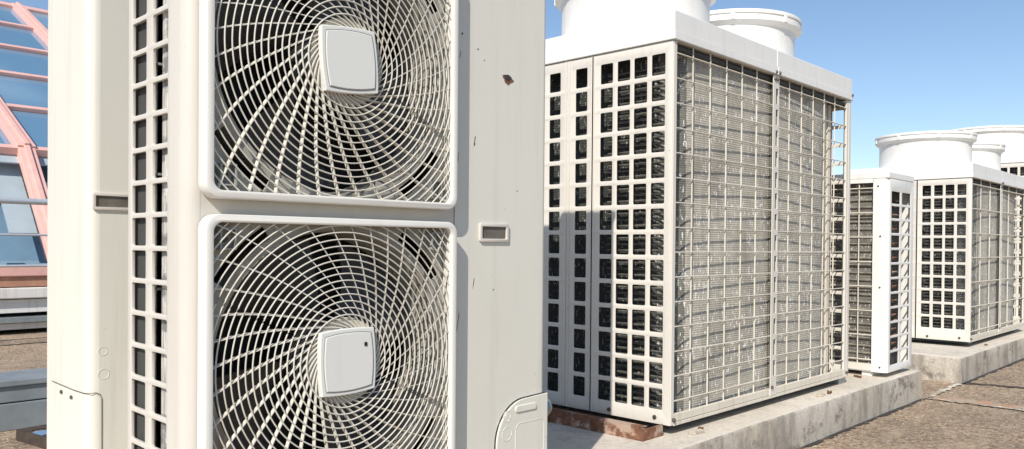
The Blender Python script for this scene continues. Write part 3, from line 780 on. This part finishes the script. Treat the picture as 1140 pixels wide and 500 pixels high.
# pale blinds and blue interior behind the clear skirt
m = MB(); slab_on(m, XA, XB, raised(lower, nl, -.55), -.25, 1.05, .02, nl); m.build('interior_lining', M['bluefloor'], sky)
m = MB(); rnd = random.Random(3)
for x in rx[:-1]:
    for k, (w, t0, t1) in enumerate(((.34, .02, .80), (.30, .10, 1.02), (.16, .0, .35), (.27, .34, 1.03))):
        xx = x+.16+k*.37
        slab_on(m, xx, xx+w, raised(lower, nl, -.14-.05*(k % 2)), t0, t1, .02, nl)
slab_on(m, XA, XB, raised(lower, nl, -.03), .90, 1.0, .02, nl)
m.build('blind', M['panelgrey'], sky)
m = MB()
vsA = [P(XA, 17.0, 4.32), P(XB, 17.0, 4.32), P(XB, 23.6, 1.0), P(XA, 23.6, 1.0)]; vsB = [(x, y, z-.05) for x, y, z in vsA]
m.add(vsA+vsB, [(0,1,2,3),(4,7,6,5),(0,4,5,1),(1,5,6,2),(2,6,7,3),(3,7,4,0)]); m.build('rear_slope', M['glass'], sky)
m = MB()
for x in (XA, XB):
    pr = [(9.4, -.45), (10.3, .85), (10.5, 1.0), (17, 4.2), (23.5, 1.0), (23.5, -.94), (9.4, -.94)]
    vs = [P(x-.03, y, z) for y, z in pr]+[P(x+.03, y, z) for y, z in pr]; n = len(pr)
    m.add(vs, [tuple(range(n)), tuple(range(n, 2*n))]+[(i, (i+1) % n, n+(i+1) % n, n+i) for i in range(n)])
m.build('gable_wall', M['whitebeam'], sky)

# pipe railing in front of the skylight
rl = thing('pipe_railing', 'grey pipe railing of three bars in front of the pink skylight', 'railing', (2, 8, -.94))
for (z, r) in ((.352, .028), (.056, .011), (-.218, .012)):
    m = MB(); m.tube([(-6.5, 0, z+.94), (8, 0, z+.94)], r, 14); m.build('rail', M['railing'], rl, smooth=True)
for x in (-5, -2.6, -1.2, 1.6, 3.4, 5.8):
    m = MB(); m.tube([(x, 0, 0), (x, 0, .352+.94)], .022, 12); m.build('post', M['railing'], rl, smooth=True)

# ------------------------------------------------------------------ camera
YA, PIT, ROL, F, CY = 44.02, .501, .473, 890.32, 280.83
cam = bpy.data.cameras.new('camera'); co = bpy.data.objects.new('camera', cam); COL.objects.link(co); SC.camera = co
from mathutils import Matrix, Vector
ya, pt = radians(YA), radians(PIT)
fw = Vector((cos(ya)*cos(pt), sin(ya)*cos(pt), -sin(pt))); rtv = Vector((sin(ya), -cos(ya), 0)); up = rtv.cross(fw)
ro = radians(ROL)      # the picture content leans clockwise by ROL: turn the camera the other way
r2 = rtv*cos(ro)+up*sin(ro); u2v = up*cos(ro)-rtv*sin(ro)
mt = Matrix((r2, u2v, -fw)).transposed().to_4x4(); co.matrix_world = mt
cam.sensor_width = 36; cam.lens = 36*F/1140; cam.clip_start = .05; cam.clip_end = 2000
cam.shift_y = (CY-250)/1140
cam.shift_x = 0

# ------------------------------------------------------------------ light
sd = Vector((-1, -.504, .927)).normalized()     # towards the sun
el = math.asin(sd.z); az = atan2(sd.x, sd.y)
sun = bpy.data.lights.new('sun', 'SUN'); sun.energy = 4.9; sun.angle = radians(.5); sun.color = (1, .94, .855)
so = bpy.data.objects.new('sun', sun); COL.objects.link(so); so.rotation_euler = (-sd).to_track_quat('-Z', 'Y').to_euler(); so.location = (-5, -3, 8)
w = bpy.data.worlds.new('World'); SC.world = w; w.use_nodes = True; nt = w.node_tree
bg = nt.nodes['Background']; st = nt.nodes.new('ShaderNodeTexSky'); st.sky_type = 'NISHITA'; st.sun_disc = False
st.sun_elevation = el; st.sun_rotation = az; st.altitude = 300; st.air_density = 1.0; st.dust_density = .55; st.ozone_density = 2.5
hs = nt.nodes.new('ShaderNodeHueSaturation'); hs.inputs['Saturation'].default_value = 1.0; nt.links.new(st.outputs[0], hs.inputs['Color']); nt.links.new(hs.outputs[0], bg.inputs[0]); bg.inputs[1].default_value = .132
SC.view_settings.view_transform = 'Standard'; SC.view_settings.look = 'None'; SC.view_settings.gamma = 1; SC.view_settings.exposure = 0.05
try: SC.view_settings.use_curve_mapping = False
except Exception: pass
